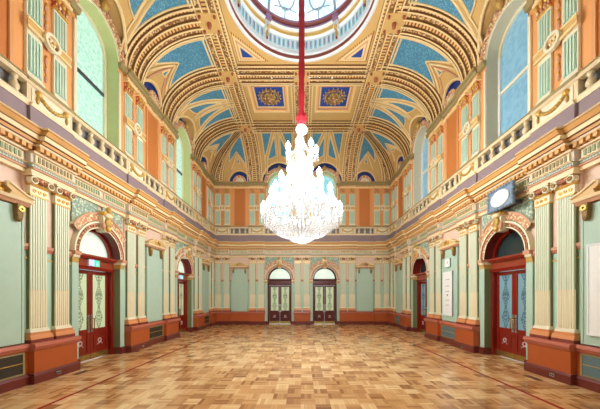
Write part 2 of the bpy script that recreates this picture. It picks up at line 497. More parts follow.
o = cove_mesh(-15.43, 3, [-u for u in SD], [-u for u in SN], limS, 'ceiling', 'curved ochre ceiling cove above the right wall', None); place(o, 'right', 0)
o = cove_mesh(-5.15, 5.15, BD, BN, limB, 'ceiling', 'curved ochre ceiling cove above the far wall', None); place(o, 'back', 0)
# ---- flat ceiling with the dome hole and two coffer holes
DCY, DRR = CHY-.05, 2.12
b = MB()
def quad(b, x0, x1, y0, y1, z, mat): b.add([(x0,y0,z),(x1,y0,z),(x1,y1,z),(x0,y1,z)], [(0,1,2,3)], mat)
quad(b, -2.8, 2.8, -3, DCY-2.6, ZC, 'ochre')
n = 48; sq = 2.6
for k in range(n):
    q = []
    for a in (2*pi*k/n, 2*pi*(k+1)/n):
        c, s_ = cos(a), sin(a); t = sq/max(abs(c), abs(s_))
        q += [(DRR*c, DCY+DRR*s_, ZC), (t*c, DCY+t*s_, ZC)]
    b.add(q, [(0, 1, 3, 2)], 'ochre')
quad(b, -2.8, -2.6, DCY-2.6, DCY+2.6, ZC, 'ochre'); quad(b, 2.6, 2.8, DCY-2.6, DCY+2.6, ZC, 'ochre')
CO = [(-1.36, 11.25), (1.36, 11.25)]; ch = .78
y0, y1 = DCY+2.6, 13.08
quad(b, -2.8, 2.8, y0, 11.25-ch, ZC, 'ochre'); quad(b, -2.8, 2.8, 11.25+ch, y1, ZC, 'ochre')
for x0, x1 in ((-2.8, -1.36-ch), (-1.36+ch, 1.36-ch), (1.36+ch, 2.8)): quad(b, x0, x1, 11.25-ch, 11.25+ch, ZC, 'ochre')
tag(b.build('ceiling'), 'flat ochre ceiling panel around the round glazed dome', 'ceiling', kind='structure')

# ---- ribs (trim)
RSEC = [(-.45,0),(-.45,.07),(-.39,.07),(-.39,.03),(-.33,.03),(-.33,.10),(-.28,.10),(-.28,.04),(-.13,.04),(-.13,.12),(-.08,.12),(-.08,.05),(.08,.05),
        (.08,.12),(.13,.12),(.13,.04),(.28,.04),(.28,.10),(.33,.10),(.33,.03),(.39,.03),(.39,.07),(.45,.07),(.45,0)]
RM = ['ochre_dark','ochre_light','ochre_dark','dentil','ochre_dark','ochre_light','ochre_dark','scroll','ochre_dark','ochre_light','ochre_dark','dentil',
      'ochre_dark','ochre_light','ochre_dark','scroll','ochre_dark','ochre_light','ochre_dark','dentil','ochre_dark','ochre_light','ochre_dark']
tn = [0]
def trim(b, label, wall=None, u=0):
    tn[0] += 1
    o = b.build('trim_%d' % tn[0]); tag(o, label, 'moulding', kind='structure')
    if wall: place(o, wall, u)
    return o
for wall, us, sg in (('left', SP[:4], 1), ('right', SP[:4], -1), ('back', [-2.72, 0, 2.72], 1)):
    for i, u in enumerate(us):
        b = MB(); b.sweep([cframe(0, radians(a)) for a in range(0, 93, 3)], RSEC, RM)
        wh = ['at the left', 'at the middle', 'at the right'][i] if wall == 'back' else PW_S[i]
        trim(b, 'curved ornamented ceiling rib rising from the %s, %s' % (WALLN[wall], wh), wall, u)
def straight(p0, p1, sv):
    p0 = Vector(p0); p1 = Vector(p1); n = max(2, int((p1-p0).length/.3))
    return [(p0+(p1-p0)*i/n, Vector(sv), Vector((0, 0, -1))) for i in range(n+1)]
for sx, nm in ((-1, 'left'), (1, 'right')):
    b = MB(); b.sweep(straight((sx*2.78, -3, ZC), (sx*2.78, 13.5, ZC), (1, 0, 0)), RSEC, RM)
    trim(b, 'long ornamented ceiling rib running along the %s side of the dome' % nm)
b = MB(); b.sweep(straight((-2.4, 10.05, ZC), (2.4, 10.05, ZC), (0, 1, 0)), RSEC, RM)
trim(b, 'ornamented ceiling rib crossing just beyond the dome')
b = MB(); b.sweep(straight((-3.2, 13.1, ZC-.003), (3.2, 13.1, ZC-.003), (0, 1, 0)), RSEC, RM)
trim(b, 'ornamented ceiling rib crossing at the top of the far cove')
b = MB(); b.sweep(straight((0, 10.4, ZC), (0, 12.8, ZC), (1, 0, 0)), RSEC, RM)
trim(b, 'ornamented ceiling rib between the two blue rosette coffers')
# diagonal hips
HSEC = RSEC[:12]+[(0, .05)]
for wall, lo, sg, nm in (('left', 13.06, 1, 'left end of the side vault'), ('right', 13.06, -1, 'right end of the side vault'), ('back', 2.78, -1, 'left end of the far vault'), ('back', 2.78, 1, 'right end of the far vault')):
    b = MB(); path = []
    for a in range(0, 88, 4):
        t = radians(a); P, S_, N_ = cframe(sg*(lo+CA*cos(t)), t); path.append((P, Vector((sg*(.62*(1-.72*a/90))/.45, 0, 0)), N_))
    b.sweep(path, HSEC, RM[:12])
    trim(b, 'ornamented diagonal ceiling rib at the %s' % nm, wall, 0 if wall == 'back' else 0)

# ---- painted / bordered panels on the coves
def cove_patch(b, poly, mat, off=.02, G=7, border=.055, bm='ochre_light'):
    """poly: (u, theta deg) vertices listed around a centre fan; geometry follows the cove"""
    n = len(poly)
    # ear-free: triangulate with mathutils, then subdivide
    from mathutils.geometry import tessellate_polygon
    tris = tessellate_polygon([[Vector((p[0], p[1]*.036, 0)) for p in poly]])
    for t in tris:
        A, B, C = (poly[i] for i in t); K = 6; idx = {}; vs = []; fs = []; uvl = []
        for i in range(K+1):
            for j in range(K+1-i):
                k = K-i-j
                uu = (A[0]*i+B[0]*j+C[0]*k)/K; th = (A[1]*i+B[1]*j+C[1]*k)/K
                idx[i, j] = len(vs); vs.append(cp(uu, radians(th), off)); uvl.append((uu, th*.036))
        for i in range(K):
            for j in range(K-i):
                fs.append((idx[i, j], idx[i+1, j], idx[i, j+1]))
                if i+j < K-1: fs.append((idx[i+1, j], idx[i+1, j+1], idx[i, j+1]))
        b.add(vs, fs, mat, uvs=[[uvl[q] for q in f] for f in fs])
    for i in range(n):
        A, B = poly[i], poly[(i+1)%n]
        line = [cp(A[0]+(B[0]-A[0])*k/8, radians(A[1]+(B[1]-A[1])*k/8), .03) for k in range(9)]
        b.tube(line, .028, bm, 5)
def door_cove_panels(hw):
    ps = []
    for s in (-1, 1):
        ps.append([(s*hw, 84), (s*.20, 84), (s*.50, 60), (s*.78, 40), (s*hw, 22)])
        ps.append([(s*.13, 74), (s*.36, 58), (s*.62, 38.5), (s*.36, 40.5), (s*.13, 44)])
    return ps
def a_band(b, hw):
    for s in (-1, 1):
        pts = [(s*.10, 86), (s*.43, 60), (s*.70, 40), (s*(min(1.08, hw)), 8)]
        for dx, rr, m in ((-.06, .03, 'ochre_light'), (.06, .03, 'ochre_light'), (0, .035, 'ochre')):
            line = []
            for (u0, t0), (u1, t1) in zip(pts, pts[1:]):
                line += [cp(u0+dx*s+(u1-u0)*k/5, radians(t0+(t1-t0)*k/5), .02) for k in range(5)]
            b.tube(line, rr, m, 5)
    for dx in (-.06, .06): b.tube([cp(dx, radians(t), .02) for t in range(36, 87, 5)], .028, 'ochre_light', 5)
    # outline of the lunette
    line = [cp(LR_D*cos(a), th_of(8.10+LR_D*sin(a)), .02) for a in [pi*k/24 for k in range(1, 24)]]
    b.tube(line, .05, 'ochre_light', 6)
def niche_cove(b, us, clip=None):
    line = [cp(LR_N*1.1*cos(a), th_of(8.15+LR_N*1.1*sin(a)), .02) for a in [pi*k/16 for k in range(0, 17)]]
    b.tube(line, .04, 'ochre_light', 5)
for wall in ('left', 'right', 'back'):
    hw = .86 if wall != 'back' else .78
    for i, u in enumerate(SD if wall != 'back' else BD):
        b = MB()
        for p in door_cove_panels(hw): cove_patch(b, p, 'patch_blue')
        a_band(b, hw)
        trim(b, 'blue ceiling panels with ochre bands over the %s window of the %s' % (dw(wall, u), WALLN[wall]), wall, u)
for wall in ('left', 'right'):
    for u in SN[:2]:
        b = MB(); h = .50
        cove_patch(b, [(-h, 82), (h, 82), (h, 32), (0, 53), (-h, 32)], 'patch_blue')
        cove_patch(b, [(-.10, 34), (.10, 34), (0, 43)], 'patch_blue')
        for s in (-1, 1):
            b.tube([cp(s*.5*(1-t), radians(24+25*t), .03) for t in [k/6 for k in range(7)]], .04, 'ochre_light', 5)
            b.tube([cp(s*.42*(1-t), radians(18+26*t), .02) for t in [k/6 for k in range(7)]], .03, 'rose', 5)
        niche_cove(b, u)
        trim(b, 'blue notched ceiling panel over the %s bay of the %s' % (nw(wall, u), WALLN[wall]), wall, u)
for wall, u, s in (('left', 13.78, 1), ('right', 13.78, -1), ('back', -3.59, -1), ('back', 3.59, 1)):
    b = MB()
    # s = direction (local x) in which the corner lies
    cove_patch(b, [(-s*.42, 74), (-s*.42, 30), (0, 50), (s*.52, 34), (s*.36, 50), (-s*.08, 66)], 'patch_blue')
    cove_patch(b, [(-.10, 33), (.10, 33), (0, 41)], 'patch_blue')
    for q in (-1, 1):
        b.tube([cp(q*.48*(1-t), radians(22+24*t), .03) for t in [k/6 for k in range(7)]], .04, 'ochre_light', 5)
    niche_cove(b, u)
    nmv = ('the far corner of the '+WALLN[wall]) if wall != 'back' else ('the %s corner of the far wall' % ('left' if u < 0 else 'right'))
    trim(b, 'blue notched ceiling panel over %s' % nmv, wall, u)

# ---- lower entablature and cornice
def spans(lo, hi, pairs, half):
    out = []; x = lo
    for p in sorted(pairs):
        if p-half > x: out.append((x, p-half, 0))
        out.append((max(lo, p-half), min(hi, p+half), 1)); x = p+half
    if x < hi: out.append((x, hi, 0))
    return out
def entab(lo, hi, pairs, lab, wall):
    b = MB()
    for x0, x1, k in spans(lo, hi, pairs, .47):
        f = -.10*k
        b.band(x0, x1, 3.87, 3.94, -.09+f, -.09+f, 'corn_cream'); b.band(x0, x1, 3.94, 3.97, -.12+f, -.13+f, 'rose')
        b.band(x0, x1, 3.97, 4.03, -.10+f, -.10+f, 'leaf_strip'); b.band(x0, x1, 4.03, 4.055, -.13+f, -.13+f, 'corn_cream')
        b.band(x0, x1, 4.055, 4.24, -.08+f, -.08+f, 'corn_mauve')
        w_ = x1-x0; nP = max(1, round(w_/1.1)); pwid = w_/nP
        for q in range(nP):
            a0 = x0+q*pwid+.06; a1 = a0+pwid-.12
            b.band(a0, a1, 4.075, 4.22, -.11+f, -.11+f, 'corn_cream')
            ns = int((a1-a0-.06)/.07); st_ = (a1-a0-.06)/max(1, ns)
            for r in range(ns):
                xx = a0+.03+r*st_; b.box(xx+st_*.2, xx+st_*.75, -.125+f, -.10+f, 4.095, 4.20, 'groove' if k == 0 else 'olive')
        b.band(x0, x1, 4.24, 4.27, -.14+f, -.15+f, 'corn_cream'); b.band(x0, x1, 4.27, 4.35, -.15+f, -.15+f, 'brown_red')
        nd = max(1, int(w_/.11)); sd = w_/nd
        for r in range(nd): b.box(x0+r*sd+sd*.2, x0+r*sd+sd*.8, -.23+f, -.14+f, 4.275, 4.35, 'corn_orange')
        b.band(x0, x1, 4.35, 4.39, -.24+f, -.26+f, 'corn_cream')
        b.band(x0, x1, 4.39, 4.45, -.28+f, -.31+f, 'corn_orange'); b.band(x0, x1, 4.45, 4.53, -.34+f, -.34+f, 'corn_cream')
        b.band(x0, x1, 4.53, 4.62, -.34+f, -.41+f, 'corn_orange'); b.band(x0, x1, 4.62, 4.65, -.40+f, -.40+f, 'corn_orange')
        b.band(x0, x1, 4.532, 4.546, -.352+f, -.36+f, 'ochre_dark'); b.band(x0, x1, 4.385, 4.397, -.284+f, -.286+f, 'brown_red'); b.band(x0, x1, 4.44, 4.452, -.345+f, -.345+f, 'ochre_dark')
        b.band(x0, x1, 4.615, 4.627, -.412+f, -.412+f, 'ochre_dark'); b.band(x0, x1, 4.035, 4.045, -.133+f, -.133+f, 'olive'); b.band(x0, x1, 3.98, 3.99, -.112+f, -.112+f, 'ochre_dark')
        b.band(x0, x1, 4.65, 4.68, -.41+f, -.39+f, 'corn_cream')
        b.band(x0, x1, 4.68, 5.10, -.13+f*.5, -.12+f*.5, 'purple'); b.band(x0, x1, 5.10, 5.16, -.14+f*.5, -.17+f*.5, 'corn_cream')
    trim(b, lab, wall, 0)
entab(-3, 15.4, SP, 'heavy orange and cream cornice with dentils along the left wall', 'left')
entab(-15.4, 3, [-p for p in SP], 'heavy orange and cream cornice with dentils along the right wall', 'right')
entab(-5.1, 5.1, BP, 'heavy orange and cream cornice with dentils along the far wall', 'back')
# ---- upper cornice under the vault
def ucorn(lo, hi, pairs, wins, lab, wall):
    b = MB(); segs = []
    x = lo
    for wv in sorted(wins): segs.append((x, wv-.93)); x = wv+.93
    segs.append((x, hi))
    for lo_, hi_ in segs:
        for x0, x1, k in spans(lo_, hi_, [p for p in pairs if lo_ < p < hi_], .50):
            x0 = max(x0, lo_); x1 = min(x1, hi_); f = -.06*k
            b.band(x0, x1, 7.84, 7.90, -.05+f, -.06+f, 'ochre_light'); b.band(x0, x1, 7.90, 7.97, -.05+f, -.05+f, 'foliage_gold')
            b.band(x0, x1, 7.97, 8.05, -.08+f, -.12+f, 'olive'); b.band(x0, x1, 8.05, 8.12, -.16+f, -.17+f, 'olive'); b.band(x0, x1, 8.12, 8.16, -.19+f, -.16+f, 'ochre')
    trim(b, lab, wall, 0)
ucorn(-3, 15.4, SP, SD, 'olive upper cornice under the vault along the left wall', 'left')
ucorn(-15.4, 3, [-p for p in SP], [-p for p in SD], 'olive upper cornice under the vault along the right wall', 'right')
ucorn(-5.1, 5.1, BP, BD, 'olive upper cornice under the vault along the far wall', 'back')
# string course behind pilasters
for wall, lo, hi, doors in (('left', -3, 15.4, SD), ('right', -15.4, 3, [-u for u in SD]), ('back', -5.1, 5.1, BD)):
    b = MB(); x = lo
    for dd_ in sorted(doors)+[None]:
        e_ = hi if dd_ is None else dd_-.88
        b.band(x, e_, 2.46, 2.52, -.075, -.08, 'terracotta'); b.band(x, e_, 2.52, 2.58, -.09, -.095, 'rose'); b.band(x, e_, 2.30, 2.325, -.07, -.07, 'gold')
        if dd_ is not None: x = dd_+.88
    trim(b, 'thin pink and gold string course along the %s' % WALLN[wall], wall, 0)

# ---------------------------------------------------------------- pedestals and dado
def mk_pedestal(w_=.465, name='pilaster_pedestal'):
    t = empty(name)
    b = MB(); b.band(-w_-.04, w_+.04, 0, .15, -.28, -.28, 'maroon'); b.band(-w_-.03, w_+.03, .15, .19, -.28, -.25, 'maroon'); b.build('skirting', t)
    b = MB(); b.box(-w_, w_, -.24, 0, .19, .60, 'dado'); b.build('panel', t)
    b = MB(); b.band(-w_-.01, w_+.01, .60, .63, -.25, -.27, 'terracotta'); b.band(-w_-.03, w_+.03, .63, .68, -.28, -.29, 'terracotta'); b.band(-w_-.04, w_+.04, .68, .74, -.31, -.29, 'terracotta'); b.build('cap', t)
    return t
ped0 = mk_pedestal(); used = False
for wall, u in PAIRS:
    w_ = .5
    o = ped0 if not used else dup(ped0); used = True
    place(o, wall, u)
    tag(o, 'orange pedestal on the %s under the pair %s' % (WALLN[wall], pw(wall, u)), 'pedestal', 'pedestals under the pilaster pairs')
def mk_dado(w_, grille):
    t = empty('dado_panel')
    b = MB(); b.band(-w_, w_, 0, .15, -.19, -.19, 'maroon'); b.band(-w_, w_, .15, .19, -.18, -.15, 'maroon'); b.build('skirting', t)
    b = MB(); b.box(-w_, w_, -.14, 0, .19, .60, 'dado'); b.build('panel', t)
    b = MB(); b.band(-w_, w_, .60, .63, -.15, -.17, 'terracotta'); b.band(-w_, w_, .63, .68, -.18, -.19, 'terracotta'); b.band(-w_, w_, .68, .74, -.21, -.19, 'terracotta'); b.build('cap', t)
    return t
def mk_grille(mat):
    t = empty('vent_grille')
    b = MB(); w_ = .44
    b.box(-w_, w_, -.165, -.14, .20, .225, 'olive'); b.box(-w_, w_, -.165, -.14, .57, .595, 'olive')
    b.box(-w_, -w_+.03, -.165, -.14, .225, .57, 'olive'); b.box(w_-.03, w_, -.165, -.14, .225, .57, 'olive'); b.build('frame', t)
    b = MB(); b.box(-w_+.03, w_-.03, -.15, -.14, .225, .57, mat)
    for k in range(11): b.box(-w_+.03, w_-.03, -.158, -.15, .24+k*.029, .252+k*.029, mat)
    b.box(-w_+.03, w_-.03, -.163, -.15, .40, .412, 'gold'); b.build('louvre', t)
    return t
d0 = {}
for wall, u in NICHES:
    hw = .535 if wall != 'back' else .525
    if hw in d0: o = dup(d0[hw])
    else: o = d0[hw] = mk_dado(hw, 0)
    place(o, wall, u)
    tag(o, 'orange dado panel with terracotta cap on the %s, %s bay between pedestals' % (WALLN[wall], nw(wall, u)), 'wall panel', 'dado panels between the pedestals')
    if wall != 'back':
        mt = 'grille_dark' if wall == 'left' else 'grille_blue'
        if mt in d0: g = dup(d0[mt])
        else: g = d0[mt] = mk_grille(mt)
        place(g, wall, u)
        tag(g, '%s louvred grille low in the %s dado bay of the %s' % ('dark bronze' if wall == 'left' else 'blue grey', nw(wall, u), WALLN[wall]), 'vent', 'dado grilles')
# short maroon skirting blocks beside the doors
# ---------------------------------------------------------------- pilasters, lower order
PWD = .17
def mk_pilaster():
    t = empty('pilaster')
    b = MB()
    b.band(-PWD-.05, PWD+.05, .74, .80, -.19, -.19, 'brown_red'); b.band(-PWD-.05, PWD+.05, .80, .88, -.19, -.17, 'base_orange')
    b.band(-PWD-.03, PWD+.03, .88, .93, -.155, -.16, 'base_orange'); b.band(-PWD-.02, PWD+.02, .93, .97, -.15, -.14, 'cream'); b.band(-PWD-.01, PWD+.01, .97, 1.0, -.13, -.125, 'cream')
    b.build('base', t)
    b = MB(); b.box(-PWD, PWD, -.105, 0, 1.0, 1.73, 'shaft_yellow')
    for k in range(7):
        x = -PWD+.005+k*.0475; b.box(x, x+.032, -.12, -.10, 1.0, 1.73, 'shaft_yellow')
        if k < 6: b.lathe((x+.0395, -.105, 0), [(.010, 1.02), (.010, 1.71)], 'cream', 6)
    b.build('reeded_shaft', t)
    b = MB(); b.box(-PWD, PWD, -.10, 0, 1.73, 3.50, 'groove')
    for s in (-1, 1): b.box(s*PWD-.002, s*PWD+.002, -.10, 0, 1.0, 3.50, 'side_olive_shade')  # olive side faces, with their shading put into the darker colour
    for k in range(7):
        x = -PWD+.005+k*.0475; b.box(x, x+.032, -.12, -.09, 1.73, 3.50, 'flute')
    b.build('fluted_shaft', t)
    b = MB(); b.band(-PWD-.005, PWD+.005, 3.50, 3.66, -.125, -.125, 'shaft_yellow')
    for k in range(3): b.disc((-.1+.1*k, 3.58), .035, -.14, -.12, 'gold', 8, .015)
    b.band(-PWD-.01, PWD+.01, 3.48, 3.505, -.135, -.135, 'gold'); b.build('necking', t)
    b = MB()
    b.band(-PWD-.02, PWD+.02, 3.66, 3.70, -.14, -.16, 'gold'); b.band(-PWD, PWD, 3.70, 3.83, -.14, -.16, 'capital_pink')
    b.band(-PWD-.05, PWD+.05, 3.83, 3.87, -.20, -.20, 'corn_cream')
    b.build('capital', t)
    for s in (-1, 1):
        b = MB(); b.disc((s*(PWD-.01), 3.755), .07, -.20, -.10, 'cream', 14); b.disc((s*(PWD-.01), 3.755), .045, -.215, -.20, 'bronze', 12, .02); b.ball((s*(PWD-.01), -.205, 3.755), .018, .018, .018, 'gold', 6, 4)
        b.build('volute', t)
    b = MB()
    for k in range(5): b.ball((-.08+.04*k, -.18, 3.76-.02*(1-abs(k-2)/2)), .026, .03, .03, 'boss_red' if k % 2 else 'bronze', 6, 4)
    b.build('festoon', t)
    return t
p0 = mk_pilaster(); used = False
for wall, u in PAIRS:
    for s in (-1, 1):
        o = p0 if not used else dup(p0); used = True
        place(o, wall, u+s*.25)
        which = ('left' if s < 0 else 'right') if wall == 'back' else ('nearer' if s < 0 else 'farther')
        tag(o, 'fluted cream pilaster on the %s, %s of the pair %s' % (WALLN[wall], which, pw(wall, u)), 'pilaster', 'fluted pilasters of the lower wall')

# ---------------------------------------------------------------- niche panels with swan neck pediments
def mk_niche():
    t = empty('pediment_panel')
    b = MB(); b.box(-.43, .43, -.115, 0, .76, 3.20, 'wall_green'); b.build('panel', t)
    b = MB()
    for s in (-1, 1): b.box(s*.45-.02, s*.45+.02, -.125, 0, .76, 3.2, 'wall_green' )
    b.build('moulding', t)
    b = MB()
    b.band(-.52, .52, 3.22, 3.28, -.16, -.20, 'rose'); b.band(-.54, .54, 3.28, 3.33, -.22, -.24, 'corn_cream')
    for s in (-1, 1):      # swan necks
        pts = [(s*.54, 3.33), (s*.54, 3.37), (s*.40, 3.40), (s*.25, 3.47), (s*.13, 3.53), (s*.07, 3.50), (s*.10, 3.45), (s*.18, 3.40), (s*.14, 3.33)]
        b.prism(pts if s > 0 else pts[::-1], -.22, -.03, 'ochre')
        b.tube([(s*.55, -.23, 3.37), (s*.40, -.23, 3.41), (s*.25, -.23, 3.48), (s*.14, -.23, 3.535), (s*.08, -.23, 3.51), (s*.09, -.23, 3.46)], .022, 'corn_cream', 6)
    b.build('pediment', t)
    b = MB(); b.ball((0, -.16, 3.45), .055, .05, .10, 'gold', 8, 6); b.ball((0, -.18, 3.37), .10, .05, .04, 'gold', 8, 5); b.build('finial', t)
    for s in (-1, 1):
        b = MB(); x = s*.34
        b.prism([(x-.05, 3.22), (x+.05, 3.22), (x+.055, 3.12), (x+.035, 2.96), (x-.035, 2.96), (x-.055, 3.12)], -.20, -.03, 'bronze')
        b.disc((x, 3.14), .055, -.225, -.20, 'gold', 10, .02); b.ball((x, -.16, 2.97), .05, .05, .06, 'bronze', 8, 5)
        b.build('bracket', t)
    return t
n0 = mk_niche(); used = False
for wall, u in NICHES:
    o = n0 if not used else dup(n0); used = True
    place(o, wall, u)
    tag(o, 'tall green wall panel under a scrolled gilt pediment, %s bay of the %s' % (nw(wall, u), WALLN[wall]), 'wall panel', 'green panels with scrolled pediments')

# ---------------------------------------------------------------- door surrounds and doors
def arcpath(cx, zc, a0, a1, n=30, y=0):
    return [(Vector((cx, y, zc)), Vector((cos(a), 0, sin(a))), Vector((0, -1, 0))) for a in [a0+(a1-a0)*i/n for i in range(n+1)]]
def arc_sweep(b, zc, sec, mats, a0=0.0, a1=pi, n=30, cx=0):
    P = arcpath(cx, zc, a0, a1, n)
    rm = (sec[0][0]+sec[-1][0])/2; ln = [0]
    for j in range(len(sec)-1):
        vs = []; fs = []; uv = []
        for i, (O, S_, N_) in enumerate(P):
            vs.append(O+S_*sec[j][0]+N_*sec[j][1]); vs.append(O+S_*sec[j+1][0]+N_*sec[j+1][1])
        for i in range(n):
            l0 = abs(a1-a0)*rm*i/n; l1 = abs(a1-a0)*rm*(i+1)/n
            fs.append((2*i, 2*i+1, 2*i+3, 2*i+2)); uv.append([(l0, sec[j][0]), (l0, sec[j+1][0]), (l1, sec[j+1][0]), (l1, sec[j][0])])
        b.add(vs, fs, mats[j], False, uv)
def mk_surround(key_tall):
    t = empty('door_arch')
    b = MB()
    arc_sweep(b, DZ, [(.67, -.20), (.67, .10), (.70, .10), (.70, .06), (.80, .08), (.80, .12), (.84, .12), (.84, 0)],
              ['reveal_red', 'cream', 'rose', 'rose', 'rose', 'cream', 'cream'])
    for k in range(27):
        a = pi*(k+.5)/27; b.ball((.74*cos(a), -.085, DZ+.74*sin(a)), .028, .03, .028, 'foliage_pink', 6, 4)
        a = pi*(k+1)/27; b.ball((.74*cos(a), -.07, DZ+.74*sin(a)), .014, .02, .014, 'brown_red', 5, 4)
    b.build('archivolt', t)
    b = MB()
    arc_sweep(b, DZ+.03, [(.83, .0), (.83, .10), (.99, .10), (.99, .13), (1.03, .13), (1.03, 0)], ['cream', 'foliage_pink', 'cream', 'rose', 'cream'], radians(32), radians(148), 24)
    b.build('leaf_band', t)
    for s in (-1, 1):
        b = MB(); n = 12
        for k in range(n):
            xa = .08+(.82-.08)*k/n; xb = .08+(.82-.08)*(k+1)/n
            za = DZ+.03+sqrt(max(0, 1.02**2-xa*xa)); zb = DZ+.03+sqrt(max(0, 1.02**2-xb*xb))
            if s > 0: b.col(xa, xb, za, zb, 3.86, 3.86, -.05, 0, 'foliage_green')
            else: b.col(-xb, -xa, zb, za, 3.86, 3.86, -.05, 0, 'foliage_green')
        b.build('spandrel', t)
    for s in (-1, 1):
        b = MB(); x0, x1 = (.69, .86) if s > 0 else (-.86, -.69)
        b.band(x0, x1, 2.54, 2.62, -.15, -.16, 'rose', .25); b.band(x0, x1, 2.48, 2.54, -.11, -.12, 'cream', .25); b.band(x0, x1, 2.36, 2.48, -.08, -.09, 'gold_relief', .25)
        b.build('impost', t)
        b = MB(); b.box(x0, x1, -.08, .17, .19, 2.36, 'wall_green'); xi = x0 if s > 0 else x1; b.box(xi-.003, xi+.003, -.075, .17, .19, 2.36, 'side_olive_shade'); b.build('jamb', t)
        b = MB(); b.box(x0-.005, x1, -.12, .17, 0, .19, 'maroon'); b.build('skirting_block', t)
    b = MB()   # keystone
    b.prism([(-.08, 3.22), (.08, 3.22), (.15, 3.72), (-.15, 3.72)], -.22, 0, 'cream')
    b.ball((0, -.24, 3.44), .10, .07, .13, 'gold_relief'); b.ball((0, -.25, 3.62), .13, .08, .07, 'corn_cream')
    for s in (-1, 1): b.disc((s*.11, 3.66), .055, -.27, -.16, 'gold', 10, .02); b.ball((s*.09, -.2, 3.36), .05, .05, .10, 'rose')
    b.ball((0, -.25, 3.29), .06, .06, .07, 'gold')
    b.ball((0, -.26, 3.76), .07, .07, .09, 'gold_relief')
    b.build('keystone', t)
    return t
s0 = mk_surround(1); used = False
for wall, u in DOORS:
    o = s0 if not used else dup(s0); used = True
    place(o, wall, u)
    tag(o, 'beaded plaster arch with gilt keystone around the %s doorway of the %s' % (dw(wall, u), WALLN[wall]), 'arch', 'arches over the doorways')

def mk_door(red, glass, fan, dn):
    t = empty('door_%d' % dn)
    Y = .21
    b = MB()
    for s in (-1, 1): b.box(s*.66-.04, s*.66+.04, Y-.10, Y+.08, 0, 2.30, red)
    b.build('frame', t)
    b = MB(); b.band(-.70, .70, 2.26, 2.34, Y-.12, Y-.14, red, Y+.1); b.band(-.70, .70, 2.34, 2.52, Y-.10, Y-.10, 'beam_red' if red == 'door_red' else red, Y+.1)
    b.band(-.70, .70, 2.52, 2.58, Y-.16, Y-.19, red, Y+.1); b.band(-.70, .70, 2.58, 2.62, Y-.20, Y-.20, 'beam_red' if red == 'door_red' else red, Y+.1); b.build('transom', t)
    b = MB(); n = 20
    b.prism([(.64*cos(pi*k/n), 2.62+.64*sin(pi*k/n)) for k in range(n+1)], Y+.02, Y+.04, fan); b.build('fanlight', t)
    b = MB(); arc_sweep(b, 2.62, [(.60, -Y), (.60, -Y+.08), (.70, -Y+.08), (.70, -Y)], [red]*3); b.build('fanlight_frame', t)
    for s in (-1, 1):
        x0, x1 = (0.004, .615) if s > 0 else (-.615, -.004)
        lf = MB()
        lf.box(x0, x0+.085, Y, Y+.045, .02, 2.25, red); lf.box(x1-.085, x1, Y, Y+.045, .02, 2.25, red)
        lf.box(x0+.085, x1-.085, Y, Y+.045, 2.16, 2.25, red); lf.box(x0+.085, x1-.085, Y, Y+.045, .66, .78, red); lf.box(x0+.085, x1-.085, Y, Y+.045, .02, .22, red)
        lf.box(x0+.085, x1-.085, Y+.015, Y+.04, .22, .66, red); lf.box(x0+.12, x1-.12, Y+.0, Y+.02, .28, .60, red)
        lo = lf.build('door_leaf', t)
        xc = (x0+x1)/2
        g = MB(); g.box(-.2225, .2225, -.006, .006, -.69, .69, glass); g.build('glass_pane', lo, (xc, Y+.022, 1.47))
        e = MB(); e.disc((xc, .46), .06, Y-.015, Y, 'emblem', 14, .04)
        e.tube([(xc-.09, Y-.01, .36), (xc-.03, Y-.01, .39), (xc+.03, Y-.01, .42), (xc+.08, Y-.01, .36)], .010, 'emblem', 5)
        e.build('emblem', lo)
        k = MB(); k.box(x0+.005, x1-.005, Y-.008, Y, .02, .16, 'brass'); k.build('kick_plate', lo)
        h = MB(); hx = x0+.045 if s > 0 else x1-.045
        h.box(hx-.03, hx+.03, Y-.012, Y, .70, 1.14, 'steel'); h.tube([(hx, Y-.012, .78), (hx, Y-.07, .80), (hx, Y-.07, 1.04), (hx, Y-.012, 1.06)], .014, 'brass', 6); h.build('handle', lo)
    return t
dn = 0
for wall, u in DOORS:
    dn += 1
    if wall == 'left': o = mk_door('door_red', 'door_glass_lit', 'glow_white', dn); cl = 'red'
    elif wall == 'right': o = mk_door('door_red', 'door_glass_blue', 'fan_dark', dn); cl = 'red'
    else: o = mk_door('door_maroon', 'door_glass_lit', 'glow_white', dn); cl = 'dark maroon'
    place(o, wall, u)
    tag(o, '%s double door with etched glass, %s doorway of the %s' % (cl, dw(wall, u), WALLN[wall]), 'door', kind='structure')

